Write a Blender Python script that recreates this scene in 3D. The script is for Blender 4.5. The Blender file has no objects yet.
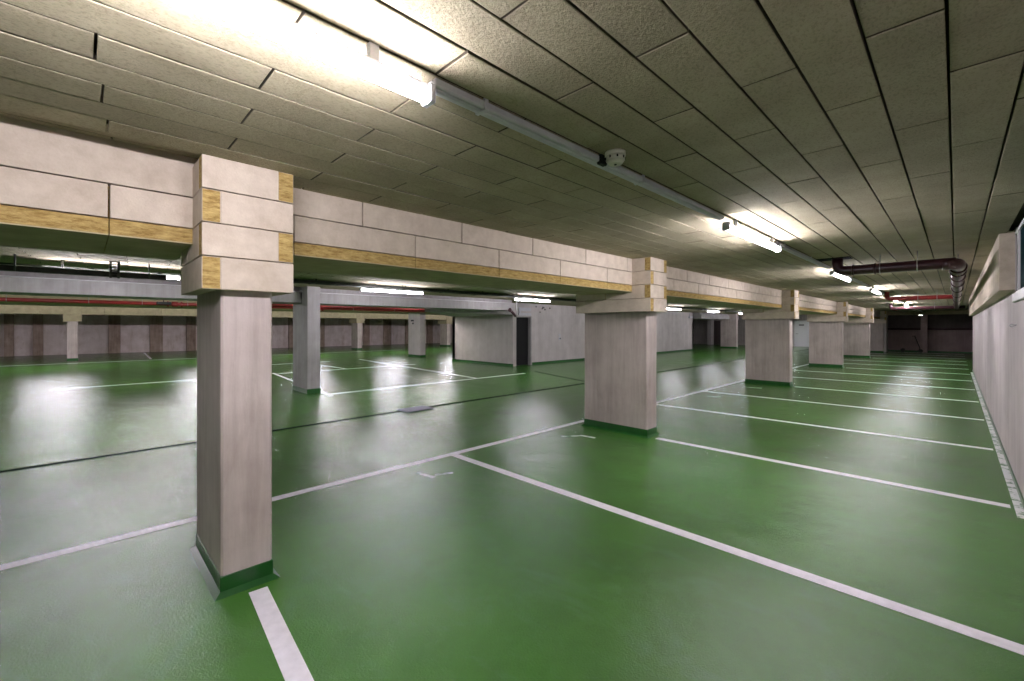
import bpy, bmesh, math, random
from mathutils import Vector, Matrix
random.seed(7)
C = bpy.context.scene.collection
PI = math.pi
CEIL = 2.58

# ------------------------------------------------------------------ materials
def lin(r, g, b):
    f = lambda c: (c/255/12.92) if c/255 <= .04045 else ((c/255+.055)/1.055)**2.4
    return (f(r), f(g), f(b), 1)

class NT:
    def __init__(s, name):
        s.m = bpy.data.materials.new(name); s.m.use_nodes = True
        s.t = s.m.node_tree; s.b = s.t.nodes['Principled BSDF']
    def n(s, typ, **kw):
        nd = s.t.nodes.new(typ)
        for k, v in kw.items(): setattr(nd, k, v)
        return nd
    def l(s, a, b): s.t.links.new(a, b)
    def set(s, nd, **kw):
        for k, v in kw.items(): nd.inputs[k.replace('_', ' ')].default_value = v
        return nd
    def coords(s, scale=(1, 1, 1)):
        tc = s.n('ShaderNodeTexCoord'); mp = s.n('ShaderNodeMapping')
        s.l(tc.outputs['Object'], mp.inputs['Vector']); mp.inputs['Scale'].default_value = scale
        return mp.outputs['Vector']
    def noise(s, vec, scale, detail=4, rough=.55, dist=0):
        nd = s.n('ShaderNodeTexNoise'); s.l(vec, nd.inputs['Vector'])
        nd.inputs['Scale'].default_value = scale; nd.inputs['Detail'].default_value = detail
        nd.inputs['Roughness'].default_value = rough; nd.inputs['Distortion'].default_value = dist
        return nd.outputs['Fac']
    def ramp(s, fac, stops):
        r = s.n('ShaderNodeValToRGB'); e = r.color_ramp.elements
        while len(e) < len(stops): e.new(.5)
        for el, (p, c) in zip(e, stops):
            el.position = p; el.color = c if len(c) == 4 else (*c, 1)
        s.l(fac, r.inputs['Fac']); return r.outputs['Color']
    def mix(s, fac, a, b, mode='MIX'):
        m = s.n('ShaderNodeMix', data_type='RGBA', blend_type=mode)
        for i, v in ((0, fac), (6, a), (7, b)):
            if isinstance(v, (int, float)): m.inputs[i].default_value = v
            elif isinstance(v, tuple): m.inputs[i].default_value = v
            else: s.l(v, m.inputs[i])
        return m.outputs[2]
    def bump(s, h, strength=.3, dist=.01, prev=None):
        b = s.n('ShaderNodeBump'); b.inputs['Strength'].default_value = strength
        b.inputs['Distance'].default_value = dist; s.l(h, b.inputs['Height'])
        if prev: s.l(prev, b.inputs['Normal'])
        return b.outputs['Normal']
    def out(s, color=None, rough=None, normal=None, metal=None, spec=None):
        for key, v in (('Base Color', color), ('Roughness', rough), ('Normal', normal), ('Metallic', metal), ('Specular IOR Level', spec)):
            if v is None: continue
            if isinstance(v, (int, float, tuple)): s.b.inputs[key].default_value = v
            else: s.l(v, s.b.inputs[key])
        return s.m
M = {}
def simple(name, col, rough=.5, metal=0, nscale=0, namt=.15, bump=0, spec=.5):
    t = NT(name)
    if nscale:
        v = t.coords(); f = t.noise(v, nscale, 5)
        d = tuple(c*(1-namt) for c in col[:3]) + (1,); u = tuple(min(1, c*(1+namt)) for c in col[:3]) + (1,)
        c = t.ramp(f, [(.3, d), (.7, u)])
        nm = t.bump(t.noise(v, nscale*6, 3), bump, .004) if bump else None
        M[name] = t.out(c, rough, nm, metal, spec)
    else: M[name] = t.out(col, rough, None, metal, spec)
    return M[name]

# ceiling panels: pressed wood-wool / mineral board with pitted face
t = NT('ceiling_board'); v = t.coords()
isl = t.n('ShaderNodeNewGeometry').outputs['Random Per Island']
c = t.ramp(t.noise(v, 3.0, 5), [(.3, (.30, .262, .178, 1)), (.7, (.385, .338, .236, 1))])
c = t.mix(.5, c, t.ramp(isl, [(0, (.8, .8, .8, 1)), (1, (1.12, 1.12, 1.1, 1))]), 'MULTIPLY')
pit = t.noise(t.coords((1, .55, 1)), 120, 3, .65)
c = t.mix(.55, c, t.ramp(pit, [(.36, (.62, .60, .55, 1)), (.5, (1.03, 1.03, 1.03, 1))]), 'MULTIPLY')
M['ceiling_board'] = t.out(c, .95, t.bump(pit, .62, .012), spec=.15)
simple('ceiling_gap', (.07, .055, .035, 1), .95)

# floor: glossy green coating, orange peel
t = NT('floor_coating'); v = t.coords()
f1 = t.noise(v, .55, 6, .6, .6); f2 = t.noise(v, 2.2, 7, .65, .3)
c = t.ramp(f1, [(.3, (.040, .142, .018, 1)), (.7, (.070, .208, .033, 1))])
c = t.mix(.5, c, t.ramp(f2, [(.35, (.80, .82, .80, 1)), (.62, (1.05, 1.03, 1.05, 1))]), 'MULTIPLY')
scr = t.noise(t.coords((.7, 1.3, 1)), 2.3, 9, .72, .6)
c = t.mix(t.ramp(scr, [(.5, (0, 0, 0, 1)), (.74, (.22, .22, .22, 1))]), c, (.13, .25, .13, 1))
r = t.ramp(f2, [(.3, (.19, .19, .19, 1)), (.7, (.27, .27, .27, 1))])
peel = t.noise(v, 85, 3, .65); wave = t.noise(v, 9, 3, .5)
nm = t.bump(peel, .5, .0075, t.bump(wave, .13, .02))
M['floor_coating'] = t.out(c, r, nm, spec=.5)
simple('line_paint', (.86, .83, .87, 1), .45, 0, 14, .1)
t = NT('worn_paint'); v = t.coords()
w = t.noise(v, 9, 8, .75)
c = t.ramp(w, [(.42, (.05, .17, .05, 1)), (.5, (.78, .78, .78, 1))])
M['worn_paint'] = t.out(c, .45)
simple('skirting_paint', (.012, .085, .014, 1), .28, 0, 6, .2)
simple('slot_black', (.004, .006, .005, 1), .9, spec=.05)

# concrete
def concrete(name, lo, hi, streak, rough=.75, stain=None, freq=5):
    t = NT(name); v = t.coords()
    f = t.noise(v, 2.2, 6, .6); s = t.noise(t.coords((freq, freq, .08*freq)), 2.0, 5, .65, .3)
    c = t.ramp(f, [(.28, lo), (.72, hi)])
    c = t.mix(streak, c, t.ramp(s, [(.32, (.52, .47, .43, 1)), (.62, (1.05, 1.05, 1.05, 1))]), 'MULTIPLY')
    if stain:
        g = t.noise(t.coords((1.3, 1.3, .5)), 1.1, 7, .7, .8)
        c = t.mix(t.ramp(g, [(.54, (0, 0, 0, 1)), (.72, (.7, .7, .7, 1))]), c, stain)
    fine = t.noise(v, 60, 4)
    M[name] = t.out(c, rough, t.bump(fine, .18, .004), spec=.3)
concrete('pillar_concrete', (.44, .37, .34, 1), (.58, .51, .475, 1), .42, .7, (.30, .235, .20, 1))
concrete('grey_concrete', (.31, .295, .29, 1), (.42, .40, .395, 1), .3)
concrete('wall_plaster', (.43, .385, .385, 1), (.53, .48, .48, 1), .4, freq=1.6)
concrete('core_plaster', (.46, .42, .41, 1), (.57, .525, .515, 1), .3, freq=1.2)
concrete('old_wall', (.60, .50, .46, 1), (.78, .69, .67, 1), .25, .85, (.40, .27, .19, 1), freq=1.4)
concrete('pilaster_brick', (.27, .19, .15, 1), (.46, .36, .30, 1), .6, .85)
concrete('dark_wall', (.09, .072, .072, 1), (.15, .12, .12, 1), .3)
concrete('pink_wall', (.32, .235, .235, 1), (.46, .35, .35, 1), .3)
concrete('far_panel', (.30, .27, .26, 1), (.38, .34, .33, 1), .5)

# facing boards
t = NT('board_face'); v = t.coords()
isl = t.n('ShaderNodeNewGeometry').outputs['Random Per Island']
c = t.ramp(t.noise(v, 7, 6, .65), [(.32, (.46, .385, .305, 1)), (.68, (.60, .52, .425, 1))])
c = t.mix(.35, c, t.ramp(isl, [(0, (.82, .82, .8, 1)), (1, (1.1, 1.1, 1.1, 1))]), 'MULTIPLY')
M['board_face'] = t.out(c, .9, t.bump(t.noise(v, 90, 4), .25, .004), spec=.2)
t = NT('board_core'); v = t.coords((1, .5, 2))
c = t.ramp(t.noise(v, 26, 8, .75), [(.34, (.20, .12, .035, 1)), (.66, (.52, .385, .15, 1))])
M['board_core'] = t.out(c, .95, t.bump(t.noise(v, 60, 5), .6, .006), spec=.1)
simple('board_olive', (.40, .345, .215, 1), .95, 0, 5, .15)

simple('lamp_white', (.75, .75, .76, 1), .4)
simple('galvanised', (.50, .50, .54, 1), .6, 0, 9, .08)
simple('tray_dark', (.030, .034, .030, 1), .5, .2)
simple('cable_black', (.006, .006, .007, 1), .45)
simple('drain_maroon', (.040, .010, .016, 1), .32, 0, 8, .2)
simple('steel_clip', (.42, .40, .40, 1), .35, .7)
simple('sprinkler_red', (.24, .018, .018, 1), .45, 0, 8, .15)
simple('detector_white', (.62, .60, .52, 1), .45)
simple('plastic_dark', (.02, .02, .022, 1), .65, spec=.25)
simple('frame_white', (.62, .60, .61, 1), .5, 0, 8, .08)
simple('door_white', (.80, .80, .84, 1), .5)
simple('door_dark', (.05, .03, .03, 1), .5)
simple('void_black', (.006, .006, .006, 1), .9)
simple('cover_slate', (.085, .085, .13, 1), .5, .3, 20, .2)
simple('glass_dark', (.006, .022, .026, 1), .4, spec=.1); M['glass_dark'].node_tree.nodes['Principled BSDF'].inputs['IOR'].default_value = 1.03
def emis(name, col, st):
    t = NT(name); t.b.inputs['Emission Color'].default_value = col; t.b.inputs['Emission Strength'].default_value = st
    t.b.inputs['Base Color'].default_value = (.8, .8, .8, 1); M[name] = t.m
emis('lamp_glow', (.95, .90, 1, 1), 82)
emis('lamp_glow_strong', (.96, .90, 1, 1), 150)
emis('lamp_glow_medium', (1, .93, .98, 1), 75)
emis('lamp_glow_dim', (1, .95, .9, 1), 6)

# ------------------------------------------------------------------ mesh helpers
def nb(): return bmesh.new()
def box(bm, x0, x1, y0, y1, z0, z1, mi=0, end=None, emi=1, bev=0):
    """end: axis (0,1,2) whose two end faces take material emi"""
    co = [(x, y, z) for x in sorted((x0, x1)) for y in sorted((y0, y1)) for z in sorted((z0, z1))]
    vs = [bm.verts.new(c) for c in co]
    fs = []
    for idx in ((0, 1, 3, 2), (4, 6, 7, 5), (0, 4, 5, 1), (2, 3, 7, 6), (0, 2, 6, 4), (1, 5, 7, 3)):
        f = bm.faces.new([vs[i] for i in idx]); f.material_index = mi; fs.append(f)
    if end is not None:
        es = end if isinstance(end, (tuple, list)) else (2*end, 2*end+1)
        for e in es: fs[e].material_index = emi      # 0:-x 1:+x 2:-y 3:+y 4:-z 5:+z
    if bev:
        bmesh.ops.bevel(bm, geom=list({e for f in fs for e in f.edges}), offset=bev, segments=1, affect='EDGES', profile=.5)
    return fs
def cyl(bm, a, b, r, seg=14, r2=None, mi=0, smooth=True):
    a, b = Vector(a), Vector(b); d = b-a
    mt = Matrix.Translation((a+b)/2) @ d.to_track_quat('Z', 'Y').to_matrix().to_4x4()
    ret = bmesh.ops.create_cone(bm, cap_ends=True, segments=seg, radius1=r, radius2=r if r2 is None else r2, depth=d.length, matrix=mt)
    for f in {f for v in ret['verts'] for f in v.link_faces}:
        f.material_index = mi; f.smooth = smooth and len(f.verts) == 4
def tube(bm, pts, r, seg=14, mi=0):
    """sweep a circle along a polyline with mitred rings"""
    pts = [Vector(p) for p in pts]; rings = []
    up = None
    for i, p in enumerate(pts):
        d = ((pts[i]-pts[i-1]).normalized() if i else Vector()) + ((pts[i+1]-pts[i]).normalized() if i < len(pts)-1 else Vector())
        d.normalize()
        if up is None: up = d.orthogonal().normalized()
        up = (up - d*up.dot(d)).normalized(); s = d.cross(up)
        rings.append([bm.verts.new(p + (up*math.cos(k*2*PI/seg) + s*math.sin(k*2*PI/seg))*r) for k in range(seg)])
    for A, B in zip(rings, rings[1:]):
        for k in range(seg):
            f = bm.faces.new((A[k], A[(k+1) % seg], B[(k+1) % seg], B[k])); f.smooth = True; f.material_index = mi
    for R_ in (rings[0][::-1], rings[-1]):
        f = bm.faces.new(R_); f.material_index = mi
def bend(a, c, b, rad, n=6):
    """points of a rounded corner at c between a and b"""
    a, c, b = Vector(a), Vector(c), Vector(b)
    p, q = c + (a-c).normalized()*rad, c + (b-c).normalized()*rad
    return [(1-s)**2*p + 2*s*(1-s)*c + s*s*q for s in [i/n for i in range(n+1)]]
def torus(bm, c, ax, R_, r, mi=0, seg=18, s2=8):
    q = Vector(ax).to_track_quat('Z', 'Y'); c = Vector(c); rr = []
    for i in range(seg):
        a = 2*PI*i/seg; ring = []
        for j in range(s2):
            b = 2*PI*j/s2
            ring.append(bm.verts.new(c + q @ Vector(((R_+r*math.cos(b))*math.cos(a), (R_+r*math.cos(b))*math.sin(a), r*math.sin(b)))))
        rr.append(ring)
    for i in range(seg):
        for j in range(s2):
            f = bm.faces.new((rr[i][j], rr[(i+1) % seg][j], rr[(i+1) % seg][(j+1) % s2], rr[i][(j+1) % s2])); f.smooth = True; f.material_index = mi

def wloc(o):
    v = Vector()
    while o: v += o.location; o = o.parent
    return v
def obj(name, bm, mats, parent=None, loc=None, label=None, fix=True):
    if fix: bmesh.ops.recalc_face_normals(bm, faces=bm.faces[:])
    me = bpy.data.meshes.new(name); bm.to_mesh(me); bm.free()
    for m in (mats if isinstance(mats, (list, tuple)) else [mats]): me.materials.append(M[m])
    o = bpy.data.objects.new(name, me); C.objects.link(o)
    org = wloc(parent) if parent else Vector(loc or (0, 0, 0))
    me.transform(Matrix.Translation(-org))
    if parent: o.parent = parent
    else: o.location = org
    if label: o['label'] = label
    return o
def thing(name, label, cat, loc, group=None):
    o = bpy.data.objects.new(name, None); C.objects.link(o); o.location = loc; o.empty_display_size = .1
    o['label'] = label; o['category'] = cat
    if group: o['group'] = group
    return o
def tag(o, label, cat, group=None):
    o['label'] = label; o['category'] = cat
    if group: o['group'] = group
    return o
def struct(name, bm, mats, parent=None, label=None):
    o = obj(name, bm, mats, parent)
    if not parent:
        o['kind'] = 'structure'
        o['label'] = label or name.replace('_', ' ')
    elif label: o['label'] = label
    return o
def dup(root, dloc, label, group=None):
    r = root.copy(); C.objects.link(r); r.location = Vector(root.location) + Vector(dloc); r['label'] = label
    if group: r['group'] = group
    for ch in root.children:
        c = ch.copy(); C.objects.link(c); c.parent = r
        for g in ch.children:
            d = g.copy(); C.objects.link(d); d.parent = c
    return r

# ------------------------------------------------------------------ setting
YB, YF, YFF, XL, XR = -8.0, 38.0, 41.6, -36.3, .43
WEND = 23.1
b = nb(); box(b, XL-.3, 6.2, YB-.2, YFF+.6, -.2, 0)
floor = struct('floor', b, 'floor_coating', label='glossy green coated garage floor')

def strip(p, q, w, z=.0025, name='parking_line', mat='line_paint', label=None):
    p, q = Vector((*p, 0)), Vector((*q, 0)); d = (q-p).normalized(); s = Vector((-d.y, d.x, 0))*w/2
    b = nb(); vs = [b.verts.new(x + Vector((0, 0, z))) for x in (p-s, q-s, q+s, p+s)]
    lo = [b.verts.new(Vector((x.co.x, x.co.y, -.002))) for x in vs]
    b.faces.new(vs); b.faces.new(lo[::-1])
    for i in range(4): b.faces.new((vs[i], lo[i], lo[(i+1) % 4], vs[(i+1) % 4]))
    return obj(name, b, mat, floor, label=label)
BAY = 2.575; Y0 = .745
bayY = lambda k: Y0 + BAY*k
PILLARS = [0, 2, 5, 8, 11, 13.42]
strip((-4.45, YB), (-4.45, 36.5), .10, label='long white line along the pillar row')
for k in (-2, -1) + tuple(range(1, 15)):
    x0 = -3.02 if k in PILLARS else -4.40
    strip((x0, bayY(k)), (.34, bayY(k)), .10, label='white bay line')
strip((-2.98, .765), (.34, .53), .10, label='white bay line starting at the nearest pillar')
strip((.39, 5.6), (.39, 22.4), .055, .003, 'worn_edge_line', 'worn_paint', 'worn white line along the right wall')
L = [((-10.2, 4.14), (-16.6, 4.72)), ((-10.45, 4.1), (-10.45, 10.9)), ((-16.2, 7.2), (-19.2, 7.15)), ((-10.5, 8.78), (-20.7, 9.8)),
     ((-16.3, 4.7), (-16.3, 10.2)), ((-20.4, 5.0), (-20.4, 8.2)), ((-27.3, -2.4), (-27.3, 16)), ((-35.2, 2.75), (-28.2, 2.46)),
     ((-16.2, -.5), (-16.2, 3.2))]
for p, q in L: strip(p, q, .10, label='white line in the left parking area')
for (x, y, a, l) in ((-4.15, 2.62, .2, .26), (-3.95, 2.72, 1.2, .2), (-4.05, 5.0, .9, .3), (-3.9, 5.25, .1, .25), (-4.05, 10.3, .3, .3), (-3.9, 12.6, .2, .35)):
    strip((x, y), (x+l*math.cos(a), y+l*math.sin(a)), .05, .002, 'worn_mark', 'worn_paint', 'faded white paint remnant')
# drain slot along the aisle and its branch
strip((-7.395, YB), (-7.395, YFF), .085, .003, 'drain_slot', 'slot_black', 'narrow black drainage slot')
strip((-10.6, 11.6), (-7.4, 10.45), .05, .003, 'drain_slot', 'slot_black')
strip((-11.4, 27), (-11.2, 37), .05, .003, 'floor_joint', 'slot_black')

# ceiling: individual boards in running bond, one mesh
b = nb()
PW, PL, GAP, TH = .2, 1.0, .009, .03
def panel(x0, x1, y0, y1, z):
    """open-topped board with a chamfered lower edge"""
    c = .003
    lo = [(x0+c, y0+c), (x1-c, y0+c), (x1-c, y1-c), (x0+c, y1-c)]; up = [(x0, y0), (x1, y0), (x1, y1), (x0, y1)]
    A = [b.verts.new((*p, z)) for p in lo]; B = [b.verts.new((*p, z+.0025)) for p in up]; D = [b.verts.new((*p, z+TH)) for p in up]
    b.faces.new(A[::-1])
    for i in range(4):
        j = (i+1) % 4
        b.faces.new((A[i], A[j], B[j], B[i])); b.faces.new((B[i], B[j], D[j], D[i])).material_index = 1
i = 2
while True:
    xr = -.02 + PW*i; xl = xr - PW
    if xr < -11.6: break
    if xr > .8: i -= 1; continue
    yo = -.11 - .068*((xl+xr)/2) + (.5 if i % 2 else 0)
    k = -5
    while yo + k*PL < 38:
        y0, y1 = yo+k*PL, yo+(k+1)*PL
        z = CEIL + random.uniform(-.0018, .0018)
        if xr < -2.95 and xl > -3.6 and y0 < .7:      # the strip beside the first beam sits deeper
            panel(xl+GAP/2, xr-GAP/2, y0+GAP/2, min(y1, .7)-GAP/2, z+.05)
            if y1 > .75: panel(xl+GAP/2, xr-GAP/2, .7+GAP/2, y1-GAP/2, z)
        else: panel(xl+GAP/2, xr-GAP/2, y0+GAP/2, y1-GAP/2, z)
        k += 1
    i -= 1
ceil = struct('ceiling', b, ['ceiling_board', 'ceiling_gap'], label='olive grey board ceiling in running bond')
b = nb(); box(b, XL-.3, 6.2, YB-.2, YFF+.6, CEIL+.085, CEIL+.2)
struct('ceiling_slab', b, 'ceiling_gap', ceil)
# boards over the rest of the hall, wider modules
b2 = nb()
x = -11.62
while x > XL:
    y = YB - random.choice((0, .5))
    while y < YFF+.4:
        box(b2, x-.596, x, y, y+1.994, CEIL, CEIL+.03); y += 2.0
    x -= .6
y = YB
b3 = b2
box(b3, -11.6, 6.1, 38.9, YFF+.5, CEIL, CEIL+.03)
box(b3, .79, 6.1, -8, 38.9, CEIL, CEIL+.03)
box(b3, -11.6, .8, -8.1, -5.7, CEIL+.004, CEIL+.031)
struct('ceiling_board', b2, 'ceiling_board', ceil)

# right wall, window, insulated wall beam
b = nb()
box(b, XR, XR+.3, YB, 3.0, 0, CEIL+.05); box(b, XR, XR+.3, 3.0, 6.86, 0, 1.86); box(b, XR, XR+.3, 6.86, WEND, 0, CEIL+.05)
box(b, XR+.3, 6.2, WEND-.3, WEND, 0, CEIL+.05)
struct('wall_right', b, 'wall_plaster', label='pinkish grey plaster wall on the right')
b = nb(); box(b, XR-.012, XR+.01, YB, WEND, 0, .05)
struct('baseboard_right', b, 'skirting_paint', label='green painted edge at foot of right wall')
b = nb(); box(b, XR+.012, XR+.03, 3.0, 6.87, 1.9, CEIL)
w = struct('window_1', b, 'glass_dark', label='dark glazed strip window high in the right wall')
b = nb()
for y in (6.55, 5.6, 4.6, 3.02): box(b, XR-.004, XR+.06, y-.022, y+.022, 1.93, CEIL)
box(b, XR-.002, XR+.06, 3.0, 6.86, CEIL-.035, CEIL)
struct('window_frame', b, 'frame_white', w)
b = nb(); box(b, XR-.025, XR+.2, 3.0, 6.82, 1.85, 1.945, bev=.006)
struct('window_sill', b, 'frame_white', w)
b = nb()
for i_, (y0, y1) in enumerate(((6.88, 9.9), (9.906, 12.9), (12.906, 15.9), (15.906, 18.9), (18.906, 22.0))):
    box(b, .318, XR+.01, y0, y1, 1.985, CEIL+.02, bev=.004)
struct('trim_1', b, 'board_face', label='pale boxed beam along the top of the right wall')

# far wall and side closures
b = nb(); box(b, -3.2, 6.2, YF, YF+.3, 0, 1.42)
fw = struct('wall_far', b, 'pink_wall', label='dark far end wall')
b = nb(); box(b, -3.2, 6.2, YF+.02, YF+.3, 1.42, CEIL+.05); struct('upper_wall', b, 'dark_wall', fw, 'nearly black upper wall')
b = nb(); box(b, -1.56, -1.25, YF-.25, YF+.1, 0, CEIL); struct('pilaster', b, 'pink_wall', fw)
b = nb(); box(b, -3.2, 6.2, YF-.02, YF+.1, 0, .10); struct('baseboard_far', b, 'skirting_paint')
b = nb(); cyl(b, (-3.2, YF-.12, 1.47), (6, YF-.12, 1.47), .055); tag(obj('wall_pipe', b, 'drain_maroon', loc=(-3.2, YF-.12, 1.47)), 'dark horizontal pipe running across the far end wall', 'pipe')
b = nb(); box(b, -3.55, -3.15, 37.0, YFF, 0, CEIL+.04); struct('wall_end', b, 'core_plaster', label='pale wall end beside the last pillar')
b = nb(); box(b, XL, -3.3, YFF, YFF+.3, 0, CEIL+.05)
wf = struct('wall_front', b, 'far_panel', label='grey concrete wall at far end of the left aisle')
b = nb(); box(b, XL, 6.2, YB-.2, YB, 0, CEIL+.05); struct('wall_back', b, 'wall_plaster')
b = nb(); box(b, 6.0, 6.2, WEND-.3, YF+.3, 0, CEIL+.05); struct('wall_side', b, 'pink_wall')
b = nb(); box(b, XL-.3, XL, YB-.2, YFF+.3, 0, CEIL+.05)
wl = struct('wall_left', b, 'old_wall', label='stained old pinkish wall at the far left')
for y0, y1 in ((-3.0, -2.65), (-1.95, -1.55), (1.15, 1.7), (3.1, 3.75), (5.0, 5.5), (8.6, 9.1), (11.4, 12.2), (13.5, 14.1), (16.5, 16.85), (17.5, 18.0), (19.4, 20.1), (21.6, 22.1), (24, 24.6)):
    b = nb(); box(b, XL-.1, XL+.22, y0, y1, 0, CEIL); struct('pilaster', b, 'pilaster_brick', wl, 'brown brick pilaster')
# white door, dark door at the far end
def door(name, x0, x1, zt, mat, lab):
    b = nb(); box(b, x0, x1, YFF-.06, YFF-.01, .01, zt)
    d = struct(name, b, mat, label=lab)
    b = nb(); box(b, x0-.07, x0, YFF-.08, YFF+.02, 0, zt+.07); box(b, x1, x1+.07, YFF-.08, YFF+.02, 0, zt+.07); box(b, x0-.07, x1+.07, YFF-.08, YFF+.02, zt, zt+.07)
    struct('door_frame', b, 'frame_white' if mat == 'door_white' else 'door_dark', d)
    b = nb(); cyl(b, (x0+.1, YFF-.06, 1.05), (x0+.1, YFF-.12, 1.05), .015, 8); cyl(b, (x0+.1, YFF-.12, 1.05), (x0+.24, YFF-.12, 1.05), .012, 8)
    struct('door_handle', b, 'plastic_dark', d); return d
d2 = door('door_2', -9.25, -8.25, 2.06, 'door_white', 'white door at the far end of the aisle')
b = nb(); box(b, -8.95, -8.6, YFF-.066, YFF-.06, 1.72, 1.80); struct('door_sign', b, 'plastic_dark', d2)
door('door_3', -15.6, -14.7, 2.1, 'door_dark', 'dark door behind the far wall column')
b = nb(); box(b, -16.0, -15.65, 40.9, YFF, 0, CEIL); struct('pilaster', b, 'core_plaster', wf, 'pale pier')

# stair core
CX, CY0, CY1, CXL = -12.6, 12.45, 29.8, -16.65
b = nb()
box(b, CXL, CX, CY0, CY0+.2, 0, CEIL+.04)
box(b, CX-.2, CX, CY0+.2, 13.55, 2.0, CEIL+.04)
box(b, CX-.2, CX, 13.55, CY1, 0, CEIL+.04); box(b, CXL, CX, CY1-.2, CY1, 0, CEIL+.04); box(b, CXL, CXL+.2, CY0, CY1, 0, CEIL+.04)
core = struct('wall_core', b, 'core_plaster', label='pale walls of the stair core block')
b = nb()
pts = [(-12.05, 7.9), (-12.05, 11.1), (-12.62, CY0+.05), (CXL+.02, CY0+.05), (CXL+.02, CY0-.1)]
lo = [b.verts.new((*q, 2.09)) for q in pts]; hi = [b.verts.new((*q, CEIL+.03)) for q in pts]
b.faces.new(lo); b.faces.new(hi[::-1])
for i in range(5): b.faces.new((lo[i], hi[i], hi[(i+1) % 5], lo[(i+1) % 5]))
struct('soffit_slab', b, 'grey_concrete', core, 'lowered slab edge in front of the stair core')
b = nb(); box(b, CXL, CX+.012, CY0-.012, CY0+.01, 0, .1); box(b, CX-.01, CX+.012, 13.6, CY1, 0, .1)
struct('baseboard_core', b, 'skirting_paint', label='green skirting round the stair core')
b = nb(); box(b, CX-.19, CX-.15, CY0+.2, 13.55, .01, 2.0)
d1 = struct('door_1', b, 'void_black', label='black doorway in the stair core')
b = nb(); box(b, CX-.16, CX+.012, 13.5, 13.56, 0, 2.03); box(b, CX-.16, CX+.012, CY0+.19, 13.56, 2.0, 2.05)
struct('door_frame', b, 'grey_concrete', d1)
b = nb(); box(b, CX, CX+.03, 12.75, 13.5, 2.26, 2.40, bev=.005); box(b, CX, CX+.05, 12.75, 13.5, 2.08, 2.18, bev=.005); box(b, CX, CX+.035, 12.8, 12.9, 2.08, 2.42)
struct('track_box', b, 'galvanised', d1, 'grey track box above the doorway')
b = nb()
cyl(b, (-11.14, 10.93, 2.17), (-11.16, 11.17, 1.99), .05, 12); cyl(b, (-11.14, 10.84, 2.215), (-11.14, 10.93, 2.17), .075, 12, .05)
cyl(b, (-11.2, 10.98, 2.2), (-11.14, 10.98, 2.14), .015, 8)
tag(obj('alarm_horn', b, 'drain_maroon', loc=(-11.15, 11, 2.1)), 'dark red horn at the end of grey beam by the black doorway', 'horn')
b = nb(); cyl(b, (-11.19, 11.26, 1.98), (-11.19, 11.26, CEIL), .022, 8); tag(obj('conduit', b, 'frame_white', loc=(-11.19, 11.2, 2.0)), 'thin pale pipe hanging at the end of the grey beam', 'pipe')
b = nb(); box(b, CX, CX+.035, 15.35, 15.5, 1.02, 1.14, bev=.005); box(b, CX, CX+.02, 15.36, 15.49, 1.2, 1.28)
s_ = tag(obj('light_switch', b, 'galvanised', loc=(CX, 15.42, 1.08)), 'small grey switch on the pale stair core wall', 'switch')
b = nb(); box(b, CX+.034, CX+.044, 15.39, 15.46, 1.05, 1.11); obj('rocker', b, 'plastic_dark', s_)
random.seed(3)
b = nb()
for (y, z) in ((13.85, 2.47), (14.25, 2.4), (14.35, 2.44), (14.42, 2.36), (14.75, 2.43), (14.1, 2.24), (14.28, 2.46)):
    w_ = random.uniform(.05, .1); box(b, CX-.005, CX+.004, y-w_/2, y+w_/2, z-.03, z+.03)
struct('glue_patch', b, 'plastic_dark', core, 'dark residue patches on the wall')
b = nb(); box(b, CX, CX+.12, 29.0, 29.5, 2.2, 2.32); cyl(b, (CX+.05, 29.1, 2.32), (CX+.05, 29.1, CEIL), .03, 8)
tag(obj('wall_box', b, 'galvanised', loc=(CX, 29.2, 2.2)), 'grey box bracketed at far corner of the stair core', 'box')
b = nb(); cyl(b, (CX+.04, 17.35, 2.2), (CX+.04, 17.35, CEIL), .018, 8); tube(b, [(CX+.04, 17.35, 2.25)] + bend((CX+.04, 17.35, 2.25), (CX+.04, 17.35, 2.12), (CX+.04, 17.6, 2.12), .09) + [(CX+.04, 17.55, 2.12)], .018, 8)
tag(obj('conduit', b, 'galvanised', loc=(CX, 17.35, 2.2)), 'thin bent conduit on stair core wall behind the second pillar', 'conduit')

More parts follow.
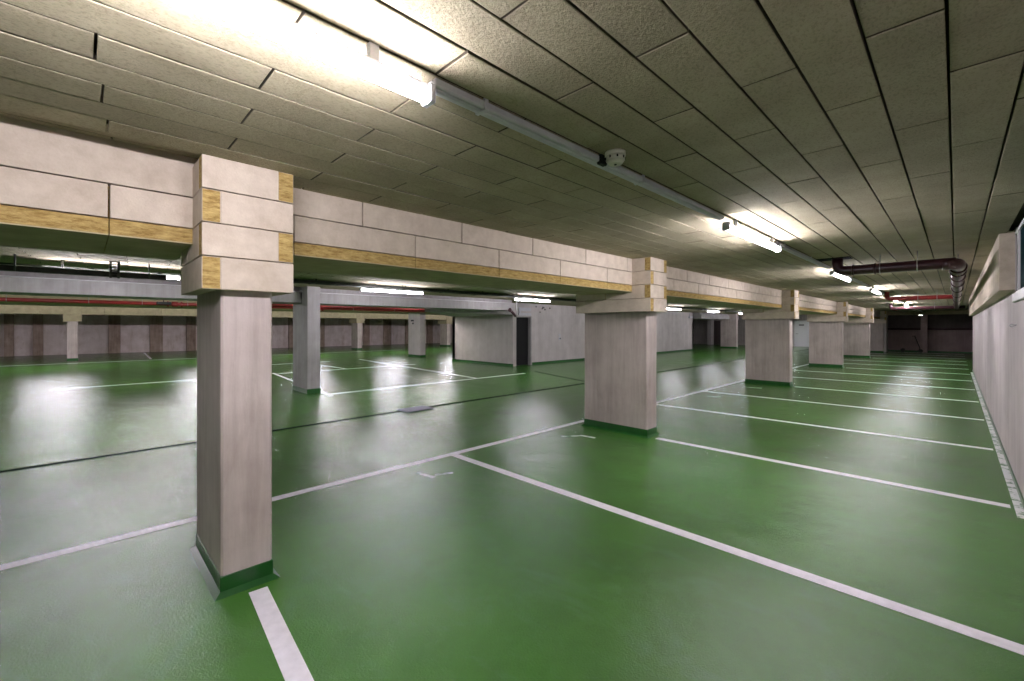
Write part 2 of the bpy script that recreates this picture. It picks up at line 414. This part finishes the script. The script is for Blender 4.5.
# ------------------------------------------------------------------ pillars of the main row
PX0, PX1, PH = -4.235, -3.13, .148       # shaft: back, front, half width
CF, CB, CH, T = -2.98, -4.27, .243, .09   # cap: front, back, half width, board thickness
ZC = 1.815
def make_pillar(label, yc, PX0=PX0, PX1=PX1, PH=PH, CB=CB, ys=None):
    split0 = -3.72 if CB < -4 else -3.45
    yk = yc; yc = ys or yc
    p = thing('concrete_pillar', label, 'pillar', (-3.7, yc, 0), 'concrete pillars along the parking bays')
    b = nb(); box(b, PX0, PX1, yc-PH, yc+PH, 0, CEIL, bev=.012); obj('shaft', b, 'pillar_concrete', p)
    b = nb(); e = .005; box(b, PX0-e, PX1+e, yc-PH-e, yc+PH+e, 0, .115, bev=.004)
    e2 = .038
    lo = [(PX0-e2, yc-PH-e2), (PX1+e2, yc-PH-e2), (PX1+e2, yc+PH+e2), (PX0-e2, yc+PH+e2)]
    hi = [(PX0-e, yc-PH-e), (PX1+e, yc-PH-e), (PX1+e, yc+PH+e), (PX0-e, yc+PH+e)]
    A = [b.verts.new((*q, .001)) for q in lo]; B = [b.verts.new((*q, .026)) for q in hi]
    for i in range(4): b.faces.new((A[i], A[(i+1) % 4], B[(i+1) % 4], B[i]))
    obj('skirting', b, 'skirting_paint', p, label='dark green painted foot')
    h = (CEIL-ZC)/4; g = .003; yc = yk-.012-(.008 if CB > -4 else 0)
    for c in range(4):
        z0, z1 = ZC+c*h+g, ZC+(c+1)*h-g
        odd = c % 2 == 0            # first and third course
        # front board; -Y board; +Y board, lapped at the corners in turn
        fy0, fy1 = (yc-CH+T, yc+CH) if odd else (yc-CH, yc+CH-T)
        b = nb(); box(b, CF-T, CF, fy0, fy1, z0, z1, end=1, bev=.003); obj('facing_block', b, ['board_face', 'board_core'], p)
        for s in (-1, 1):
            runs = odd if s < 0 else not odd
            xf = CF if runs else CF-T
            ya, yb = (yc-CH, yc-CH+T) if s < 0 else (yc+CH-T, yc+CH)
            split = split0 if c % 2 else None
            b = nb()
            for xa, xb in (((CB, split-.003), (split+.003, xf)) if split else ((CB, xf),)):
                box(b, xa, xb-.002, ya, yb, z0, z1, end=0, bev=.003)
            obj('facing_block', b, ['board_face', 'board_core'], p)
    b = nb()
    box(b, CB, CF-T-.01, yc-PH+.01, yc+PH-.01, ZC+.004, CEIL); obj('cap_core', b, 'ceiling_gap', p)
    return p
labs = ['nearest concrete pillar, left in view, white block cap with yellow ends',
        'second concrete pillar from the camera, wide streaked side, centre of view',
        'third concrete pillar of the row, beside the long pale line of bays',
        'fourth concrete pillar of the row, right of the white door',
        'fifth concrete pillar of the row, just behind the fourth',
        'last and smallest concrete pillar of the row, before the dark end wall']
make_pillar(labs[0], bayY(0), -3.84, -3.065, .139, -3.70, .729)
p0 = make_pillar(labs[1], bayY(2), ys=bayY(2)+.07)
for k, lb in zip(PILLARS[2:], labs[2:]): dup(p0, (0, BAY*(k-2), 0), lb)

# ------------------------------------------------------------------ insulated beams between the pillars
BF, BB, ZB = -3.27, -4.15, 2.105
def make_beam(label, y0, y1, j4, j3):
    p = thing('insulated_beam', label, 'beam', (-3.7, (y0+y1)/2, ZB), 'insulated beams between the pillars')
    b = nb(); box(b, BB+.085, BF-.085, y0, y1, ZB+.095, CEIL+.03); obj('beam_core', b, 'board_core', p)
    h = (CEIL-2.2)/2
    for side in (0, 1):
        b = nb(); xa, xb = (BF-T, BF) if side == 0 else (BB, BB+T)
        for c, jj in ((1, j4), (0, j3)):
            ys = [y0] + [y for y in jj if y0+.02 < y < y1-.02] + [y1]
            for a, d in zip(ys, ys[1:]):
                box(b, xa, xb, a+.0045, d-.0045, 2.2+c*h+.0035, 2.2+(c+1)*h-(.0035 if c == 0 else -.06), bev=.003)
        obj('facing', b, 'board_face', p)
    b = nb()
    ys = [y0] + [y for y in j3 if y0+.02 < y < y1-.02] + [y1]
    for a, d in zip(ys, ys[1:]):
        box(b, BB-.002, BF, a+.002, d-.002, ZB+.007, 2.197, bev=.002)
    obj('soffit_board', b, 'board_core', p, label='yellow mineral board edge')
    b = nb()
    for a, d in zip(ys, ys[1:]): box(b, BB-.004, BF+.003, a+.002, d-.002, ZB, ZB+.007)
    obj('soffit_face', b, 'board_olive', p)
def joints(o): return [o + .985*i for i in range(-12, 45)]
ends = [YB] + [bayY(k) for k in PILLARS] + [37.6]
bl = ['insulated block beam left of the nearest pillar', 'insulated block beam between the nearest and second pillars',
      'insulated block beam between the second and third pillars', 'insulated block beam between the third and fourth pillars',
      'insulated block beam between the fourth and fifth pillars', 'insulated block beam between the fifth and last pillars',
      'short insulated block beam between the last pillar and end wall']
for n, lb in enumerate(bl):
    ya = ends[n] + (CH-.01 if n else 0); yb = ends[n+1] - (CH-.01 if n < 6 else 0)
    if n == 0: j4, j3 = [-6.3, -5.3, -4.3, -3.3, -2.3, -1.3, -.33], joints(.107)
    else: j4, j3 = joints(1.572), joints(1.065)
    make_beam(lb, ya, yb, j4, j3)

# ------------------------------------------------------------------ second and third structural rows
def plain_pillar(label, x0, x1, y0, y1, mat, top=CEIL, cap=False, grp='bare concrete pillars in the left parking area'):
    p = thing('concrete_pillar', label, 'pillar', ((x0+x1)/2, (y0+y1)/2, 0), grp)
    b = nb(); box(b, x0, x1, y0, y1, 0, top, bev=.012); obj('shaft', b, mat, p)
    b = nb(); box(b, x0-.006, x1+.006, y0-.006, y1+.006, 0, .11, bev=.003); obj('skirting', b, 'skirting_paint', p, label='green painted foot')
    if cap:
        for c in range(2):
            z0 = 1.86 + c*.36; e = .13 if c == 0 else .09
            b = nb(); box(b, x0-e, x1+e, y0-e, y1+e, z0+.004, z0+.356, bev=.004); obj('facing_block', b, 'board_olive', p)
    return p
pl = plain_pillar('grey bare pillar just right of the nearest pillar, by the drain cover', -11.88, -10.88, 3.84, 4.15, 'grey_concrete')
b = nb(); box(b, -11.32, -11.2, 3.79, 3.85, 2.3, 2.5, bev=.006); cyl(b, (-11.26, 3.78, 2.35), (-11.26, 3.78, 2.45), .022, 8)
tag(obj('junction_box', b, 'galvanised', loc=(-11.26, 3.82, 2.4)), 'small grey box high on the bare pillar', 'box')
plain_pillar('pale bare pillar in mid distance with dark marks, left of stair core', -21.05, -19.9, 12.75, 13.1, 'core_plaster', 2.36)
plain_pillar('capped pillar in front of the stained wall at far left', -30.5, -29.5, -.5, -.13, 'pillar_concrete', 1.9, True)
plain_pillar('capped pillar in front of the pink wall between the two bare pillars', -30.5, -29.5, 13.81, 14.14, 'pillar_concrete', 1.9, True)
plain_pillar('distant capped pillar seen beside left edge of the stair core', -30.5, -29.5, 21.5, 21.85, 'pillar_concrete', 1.9, True)
plain_pillar('bare concrete pillar beyond the stair core, left of the white door', -12.7, -11.55, 35.0, 35.3, 'pillar_concrete')
b = nb()
for y, z in ((12.742, 1.9), (12.742, 1.75)): box(b, -20.65-.12*(z > 1.8), -20.5, y-.004, 12.752, z, z+.09)
obj('glue_patch', b, 'plastic_dark', bpy.data.objects['concrete_pillar.007'] if 'concrete_pillar.007' in bpy.data.objects else None)

def long_beam(label, mat, x0, x1, y0, y1, z0, z1=CEIL+.03, highlight=False, seams=0):
    p = thing('concrete_beam', label, 'beam', ((x0+x1)/2, (y0+y1)/2, z0))
    b = nb()
    if seams:
        y = y0
        while y < y1-.05:
            box(b, x0, x1, y+.004, min(y+seams, y1)-.004, z0, z1, bev=.004); y += seams
    else:
        box(b, x0, x1, y0, y1, z0, 2.47, bev=.006); box(b, x0, x1-.12, y0, y1, 2.46, z1)
    obj('beam_body', b, mat, p)
    if highlight:
        b = nb(); cyl(b, (x1+.012, y0, 2.455), (x1+.012, y1, 2.455), .010, 8); obj('edge_highlight', b, 'frame_white', p, label='pale bead drawn as a highlight along the edge')  # thin pale bead added to draw the highlight along the beam seam
    return p
long_beam('grey concrete beam above the left parking bays, up to the stair core', 'grey_concrete', -12.1, -11.2, YB, 11.15, 2.19, highlight=True)
long_beam('grey concrete beam from stair core to the far bare pillar', 'grey_concrete', -13.1, -12.05, CY1, 37, 2.17)
long_beam('grey concrete beam over the pale pillar in mid distance', 'board_olive', -21.1, -19.85, YB, CY1, 2.345, seams=3)
long_beam('olive boarded beam over the capped pillars at far left', 'board_olive', -30.6, -29.45, YB, 36, 2.2, seams=2.2)
b = nb(); box(b, -3.1, 6, 36.9, 37.2, 2.36, CEIL+.03)
o = obj('cross_beam', b, 'board_olive', loc=(1.4, 37, 2.36)); tag(o, 'olive beam crossing in front of the dark end wall', 'beam')
b = nb(); cyl(b, (-1.53, 36.85, 2.33), (-1.53, 36.85, 2.36), .11, 16); cyl(b, (-1.53, 37, 2.345), (-1.53, 36.8, 2.345), .02, 6)
tl = tag(obj('ceiling_lamp', b, 'lamp_white', loc=(-1.53, 36.85, 2.34)), 'small round lamp under the beam at far end', 'lamp')
b = nb(); cyl(b, (-1.53, 36.85, 2.315), (-1.53, 36.85, 2.33), .085, 16); obj('diffuser', b, 'lamp_glow_dim', tl)

# ------------------------------------------------------------------ tube lights
LEN = 1.62
def make_lamp(x, y, z, label, group, glow='lamp_glow', top=CEIL-.005):
    p = thing('tube_light', label, 'light', (x, y+LEN/2, z), group)
    b = nb(); box(b, x-.02, x+.02, y+.01, y+LEN-.01, z+.022, z+.042, bev=.005); obj('housing', b, 'lamp_white', p)
    for yy in (y+.22, y+LEN-.26):
        b = nb(); box(b, x-.012, x+.012, yy, yy+.035, z+.04, top); obj('bracket', b, 'galvanised', p)
    b = nb(); cyl(b, (x, y+.03, z), (x, y+LEN-.03, z), .026, 10); obj('tube', b, glow, p, label='glowing white tube')
    for yy in (y, y+LEN-.03):
        b = nb(); box(b, x-.032, x+.032, yy, yy+.03, z-.03, z+.044, bev=.006); obj('end_cap', b, 'galvanised', p)
    return p
ordn = ['nearest', 'second', 'third', 'fourth', 'fifth', 'sixth', 'seventh', 'farthest']
GA = 'tube lights over the right-hand bays'
LA = [-.66 + 4.68*k for k in range(7)]
la = make_lamp(-1.415, LA[0], 2.478, 'nearest glowing tube light on the ceiling above the right-hand bays', GA)
for k in range(1, 7): dup(la, (0, 4.68*k, 0), f'{ordn[k]} tube light along the trunking over the right-hand bays', GA)
GB = 'tube lights under the cable tray over the aisle'
lb0 = make_lamp(-9.2, -.42, 2.425, 'partly hidden tube light under the cable tray left of the nearest pillar', GB, 'lamp_glow', 2.47)
for yy in (.1, .9):
    b = nb(); box(b, -9.40, -9.17, yy, yy+.04, 2.47, 2.483); box(b, -9.40, -9.38, yy, yy+.04, 2.47, 2.52); obj('bracket', b, 'tray_dark', lb0)
for k in range(1, 9): dup(lb0, (0, 4.78*k, 0), f'{(ordn+["added last"])[k]} tube light under the aisle cable tray', GB)  # last lamp of the row is added to brighten the white door
dup(lb0, (0, -4.78, 0), 'aisle tube light beyond the left edge of view', GB)
GD = 'tube lights hidden behind the grey beam'
ld = make_lamp(-16.2, .7, 2.5, 'tube light behind the grey beam, over the left bays', GD, 'lamp_glow_medium')
for k in (-1, 1, 2): dup(ld, (0, 4.78*k, 0), f'tube light behind the grey beam, {"left of" if k < 0 else ordn[k]+" after"} the first', GD)
GE = 'tube lights over the far left aisle'
le = make_lamp(-24.5, -1.5, 2.55, 'tube light over the far left aisle, near the capped pillar', GE, 'lamp_glow_strong')
for k in (-1, 1, 2, 3, 4, 5): dup(le, (0, 4.78*k, 0), f'tube light over the far left aisle, {"first" if k < 0 else ordn[k]} along its row', GE)

# trunking between the lamps of the right-hand row
tr = thing('cable_trunking', 'long grey cable trunking on the ceiling linking the tube lights', 'trunking', (-1.45, 15, 2.53))
ys = [-8] + sum([[y-.02, y+LEN+.02] for y in LA], []) + [36.8]
for a, d in zip(ys[::2], ys[1::2]):
    if d-a < .2: continue
    b = nb(); box(b, -1.478, -1.445, a, d, 2.535, 2.574, bev=.006); box(b, -1.440, -1.418, a, d, 2.54, 2.574, bev=.005)
    obj('channel', b, 'galvanised', tr)
    y = a + .25
    while y < d-.1:
        b = nb(); box(b, -1.482, -1.412, y, y+.02, 2.532, CEIL+.005, bev=.002); y += 1.35
        obj('clip', b, 'galvanised', tr)

# smoke detector
sd = thing('smoke_detector', 'round white smoke detector on the ceiling beside the trunking', 'smoke detector', (-1.345, 2.14, CEIL))
b = nb(); cyl(b, (-1.345, 2.14, CEIL+.004), (-1.345, 2.14, 2.56), .058, 24); obj('base', b, 'detector_white', sd)
b = nb(); cyl(b, (-1.345, 2.14, 2.56), (-1.345, 2.14, 2.535), .052, 24); cyl(b, (-1.345, 2.14, 2.535), (-1.345, 2.14, 2.515), .052, 24, .036)
obj('sensor_head', b, 'detector_white', sd)
for k in range(8):
    a = 2*PI*k/8; x, y = -1.345+.0515*math.cos(a), 2.14+.0515*math.sin(a)
    b = nb(); box(b, x-.0035, x+.0035, y-.0035, y+.0035, 2.541, 2.554); obj('vent_slot', b, 'plastic_dark', sd)
b = nb(); cyl(b, (-1.345, 2.14, 2.516), (-1.345, 2.14, 2.512), .008, 8); obj('indicator', b, 'plastic_dark', sd)
b = nb(); box(b, -1.436, -1.404, 2.09, 2.15, 2.525, CEIL, bev=.004); tag(obj('junction_box', b, 'plastic_dark', loc=(-1.42, 2.12, 2.55)), 'small dark connector between trunking and smoke detector', 'box')

# ------------------------------------------------------------------ maroon drain pipes under the ceiling
dp = thing('drain_pipe', 'dark maroon drain pipework hung under the ceiling at right', 'pipe', (0.02, 12, 2.38))
PR = .072
b = nb(); tube(b, bend((-.2, 7.7, 2.385), (.02, 7.7, 2.385), (.02, 8.2, 2.385), .14) + [(.02, 9.2, 2.38), (.02, 24.4, 2.36)], PR); obj('main_run', b, 'drain_maroon', dp)
for n, y in enumerate((7.7, 16.1, 24.3)):
    zz = 2.395 - .01*n; xs = (-1.19, -1.36, -1.92)[n]; r = (.068, .055, .062)[n]; yo = .0
    b = nb(); tube(b, [(xs, y, CEIL+.01), (xs, y, 2.50)] + bend((xs, y, 2.5), (xs, y, zz), (0, y, zz), .10) + [(-.15, y, zz), (.26 if n == 2 else .0, y, zz)], r)
    obj('branch_run', b, 'sprinkler_red' if n == 1 else 'drain_maroon', dp, label=('nearest dark maroon branch', 'bright red branch', 'farthest dark branch')[n])
    b = nb(); box(b, xs-.28, xs+.16, y-.13, y+.13, CEIL-.008, CEIL+.006); obj('ceiling_plate', b, 'slot_black', dp)
    for x in (xs+.18, xs+.42):
        b = nb(); torus(b, (x, y, zz), (1, 0, 0), r+.002, .012)
        obj('collar', b, 'sprinkler_red' if n == 1 else 'drain_maroon', dp)
    for x in (-.72, -.35) if n < 2 else (-.6,):
        b = nb(); torus(b, (x, y, zz), (1, 0, 0), r+.004, .006); cyl(b, (x, y, zz+r), (x, y, CEIL+.003), .005, 6)
        obj('hanger', b, 'steel_clip', dp)
for y in (8.1, 8.7, 9.6, 10.9, 12.6, 14.8, 17.5, 21):
    b = nb(); torus(b, (.02, y, 2.38), (0, 1, 0), PR+.003, .014); obj('collar', b, 'drain_maroon', dp)
for y in (8.4, 11.8, 15.4):
    b = nb(); torus(b, (.02, y, 2.38), (0, 1, 0), PR+.004, .006); cyl(b, (.02, y, 2.38+PR), (.02, y, CEIL), .005, 6); obj('hanger', b, 'steel_clip', dp)

# ------------------------------------------------------------------ cable tray over the aisle
ct = thing('cable_tray', 'dark cable tray hung along the ceiling of the aisle', 'cable tray', (-9.37, 12, 2.5))
secs = ((YB, 1.35, 2.437), (1.6, 36.0, 2.505))
b = nb()
for x in (-9.25, -9.50):
    for y0, y1, z in secs: box(b, x-.01, x+.01, y0, y1, z, z+.056)
    vs = [b.verts.new((x+dx, y, z)) for dx in (-.01, .01) for y, z in ((1.35, 2.437), (1.6, 2.505), (1.6, 2.551), (1.35, 2.483))]
    for f in ((0, 1, 2, 3), (7, 6, 5, 4), (0, 4, 5, 1), (2, 6, 7, 3)): b.faces.new([vs[q] for q in f])
for y0, y1, z in secs:
    y = y0
    while y < y1: box(b, -9.50, -9.25, y, y+.03, z, z+.012); y += .45
obj('tray', b, 'tray_dark', ct)
for x in (-9.43, -9.385, -9.34, -9.295):
    b = nb(); tube(b, [(x, YB, 2.463), (x, 1.35, 2.463), (x, 1.6, 2.531), (x, 36, 2.531)], .014, 7); obj('cable', b, 'cable_black', ct)
for n, y in enumerate((-4.2, -2.9, -1.6, -.2, 2.2, 3.4, 4.69, 5.42, 6.7, 7.86, 9.2, 10.2, 11.3, 12.6, 14.0, 16.0, 18.0, 20.5, 23.0, 26.0, 29.0)):
    zt = 2.437 if y < 1.4 else 2.505
    b = nb()
    if n % 4 == 3 and y > 1:
        for dx in (-.035, .035): box(b, -9.15, -9.13, y+dx-.011, y+dx+.011, 2.40, CEIL+.004)
        for z in (2.41, 2.45, 2.49, 2.53): box(b, -9.148, -9.132, y-.035, y+.035, z, z+.012)
    else: cyl(b, (-9.14, y, zt-.01), (-9.14, y, CEIL+.004), .014, 6)
    box(b, -9.52, -9.13, y-.012, y+.012, zt-.012, zt)
    obj('hanger', b, 'tray_dark', ct)
dl = thing('cable_duct', 'black cable duct below the tray, left of the nearest pillar', 'cable duct', (-9.06, -3.4, 2.4))
b = nb(); box(b, -8.94, -8.86, YB, .97, 2.352, 2.426, bev=.006); obj('duct_body', b, 'cable_black', dl)
b = nb(); box(b, -8.95, -8.85, YB, .98, 2.426, 2.432); obj('duct_lid', b, 'galvanised', dl, label='thin grey lid edge')
for yy in (-5, -3.5, -2.2, -.64, .75):
    b = nb(); cyl(b, (-8.845, yy, 2.35), (-8.845, yy, CEIL+.003), .010, 6); obj('hanger', b, 'tray_dark', dl)
b = nb()
for dx in (-.045, .045): box(b, -8.85, -8.83, .35+dx-.014, .35+dx+.014, 2.33, CEIL+.004)
for k in range(6): box(b, -8.848, -8.832, .305, .395, 2.34+k*.045, 2.355+k*.045)
obj('ladder_hanger', b, 'tray_dark', dl)

# red sprinkler main
sp = thing('sprinkler_pipe', 'long red sprinkler pipe hung behind the grey beam', 'pipe', (-18.6, 5, 2.35))
b = nb(); cyl(b, (-18.6, YB, 2.36), (-18.6, 20, 2.40), .055); obj('pipe_run', b, 'sprinkler_red', sp)
b = nb(); cyl(b, (-17.9, 4.4, 2.44), (-17.9, 20, 2.44), .04); cyl(b, (-18.6, 5.0, 2.39), (-17.9, 5.0, 2.44), .035); obj('pipe_run', b, 'sprinkler_red', sp)
for y in (-1.5, .15, 1.4, 2.6, 4.6, 6.5, 8.5, 10.5):
    b = nb(); torus(b, (-18.6, y, 2.36+.0014*(y+8)), (0, 1, 0), .06, .008); cyl(b, (-18.6, y, 2.42), (-18.6, y, CEIL), .010, 6); obj('hanger', b, 'steel_clip', sp)
for y in (2.25, 7.0):
    b = nb(); cyl(b, (-18.6, y-.08, 2.375), (-18.6, y+.08, 2.375), .085); cyl(b, (-18.6, y-.2, 2.375), (-18.6, y-.17, 2.375), .1); cyl(b, (-18.6, y+.17, 2.375), (-18.6, y+.2, 2.375), .1)
    obj('coupling', b, 'sprinkler_red', sp)
b = nb(); box(b, -18.5, -18.3, 1.75, 2.12, 2.34, 2.43, bev=.01); cyl(b, (-18.4, 1.93, 2.43), (-18.4, 1.93, CEIL), .012, 6)
tag(obj('valve_box', b, 'plastic_dark', loc=(-18.4, 1.93, 2.4)), 'black box hung beside the red sprinkler pipe', 'box')
b = nb(); cyl(b, (-33.2, YB, 2.3), (-33.2, 24, 2.3), .05, 10)
for y in range(-6, 24, 3): cyl(b, (-33.2, y, 2.34), (-33.2, y, CEIL-.002), .012, 6)
tag(obj('water_pipe', b, 'sprinkler_red', loc=(-33.2, 8, 2.3)), 'red pipe near the stained wall behind the capped pillars', 'pipe')

# drain cover on the slot
dc = thing('drain_cover', 'dark slate drain cover lying over the black floor slot', 'drain cover', (-7.36, 4.6, 0))
b = nb(); box(b, -7.56, -7.16, 4.32, 4.92, .0, .014, bev=.004); obj('plate', b, 'cover_slate', dc)
b = nb()
for k in range(9): box(b, -7.5, -7.22, 4.38+k*.06, 4.395+k*.06, .0135, .0155)
obj('rib', b, 'cover_slate', dc)

# hook on right wall
b = nb(); cyl(b, (XR+.01, 6.75, 1.62), (XR-.02, 6.75, 1.62), .008, 8)
torus(b, (XR-.03, 6.75, 1.615), (0, 1, 0), .014, .005)
tag(obj('wall_hook', b, 'steel_clip', loc=(XR, 6.75, 1.62)), 'small metal hook on right wall below the window', 'hook')

# kick scooter against the far wall
sx, sy = -1.72, 37.35
ks = thing('kick_scooter', 'dark kick scooter leaning at the foot of far end wall', 'scooter', (sx, sy, 0))
b = nb(); box(b, sx-.62, sx-.02, sy-.07, sy+.07, .075, .10, bev=.01); tube(b, [(sx-.03, sy, .09), (sx+.08, sy, .13), (sx+.14, sy, .22)], .025, 8); obj('deck', b, 'plastic_dark', ks)
b = nb(); tube(b, [(sx+.17, sy, .1), (sx+.13, sy, .3), (sx-.10, sy, 1.03)], .022, 8); obj('stem', b, 'plastic_dark', ks)
b = nb(); cyl(b, (sx-.10, sy-.22, 1.03), (sx-.10, sy+.22, 1.03), .018, 8); cyl(b, (sx-.22, sy, 1.02), (sx-.06, sy, 1.03), .02, 8); obj('handlebar', b, 'plastic_dark', ks)
for x in (sx-.66, sx+.18):
    b = nb(); torus(b, (x, sy, .105), (0, 1, 0), .08, .026); cyl(b, (x, sy-.02, .105), (x, sy+.02, .105), .06, 12); obj('wheel', b, 'cable_black', ks)
b = nb(); tube(b, [(sx-.78, sy, .17), (sx-.66, sy, .225), (sx-.55, sy, .18)], .022, 8); obj('mudguard', b, 'plastic_dark', ks)

# ------------------------------------------------------------------ world, camera, colour
wd = bpy.data.worlds.new('World'); bpy.context.scene.world = wd; wd.use_nodes = True
wd.node_tree.nodes['Background'].inputs['Color'].default_value = (.004, .006, .008, 1)
cam = bpy.data.cameras.new('Camera'); co = bpy.data.objects.new('Camera', cam); C.objects.link(co)
co.location = (0, 0, 1.6); co.rotation_euler = (PI/2, 0, math.radians(45.45))
cam.sensor_width = 36; cam.lens = 437*36/1024; cam.shift_y = -(340.5-327.0)/1024; cam.clip_start = .02; cam.clip_end = 200
sc = bpy.context.scene; sc.camera = co
sc.view_settings.view_transform = 'Standard'; sc.view_settings.look = 'None'
sc.view_settings.exposure = 1.1; sc.view_settings.gamma = 1; sc.view_settings.use_curve_mapping = False
sc.cycles.use_denoising = True
sc.cycles.max_bounces = 10; sc.cycles.diffuse_bounces = 6; sc.cycles.glossy_bounces = 4
sc.cycles.sample_clamp_indirect = 8
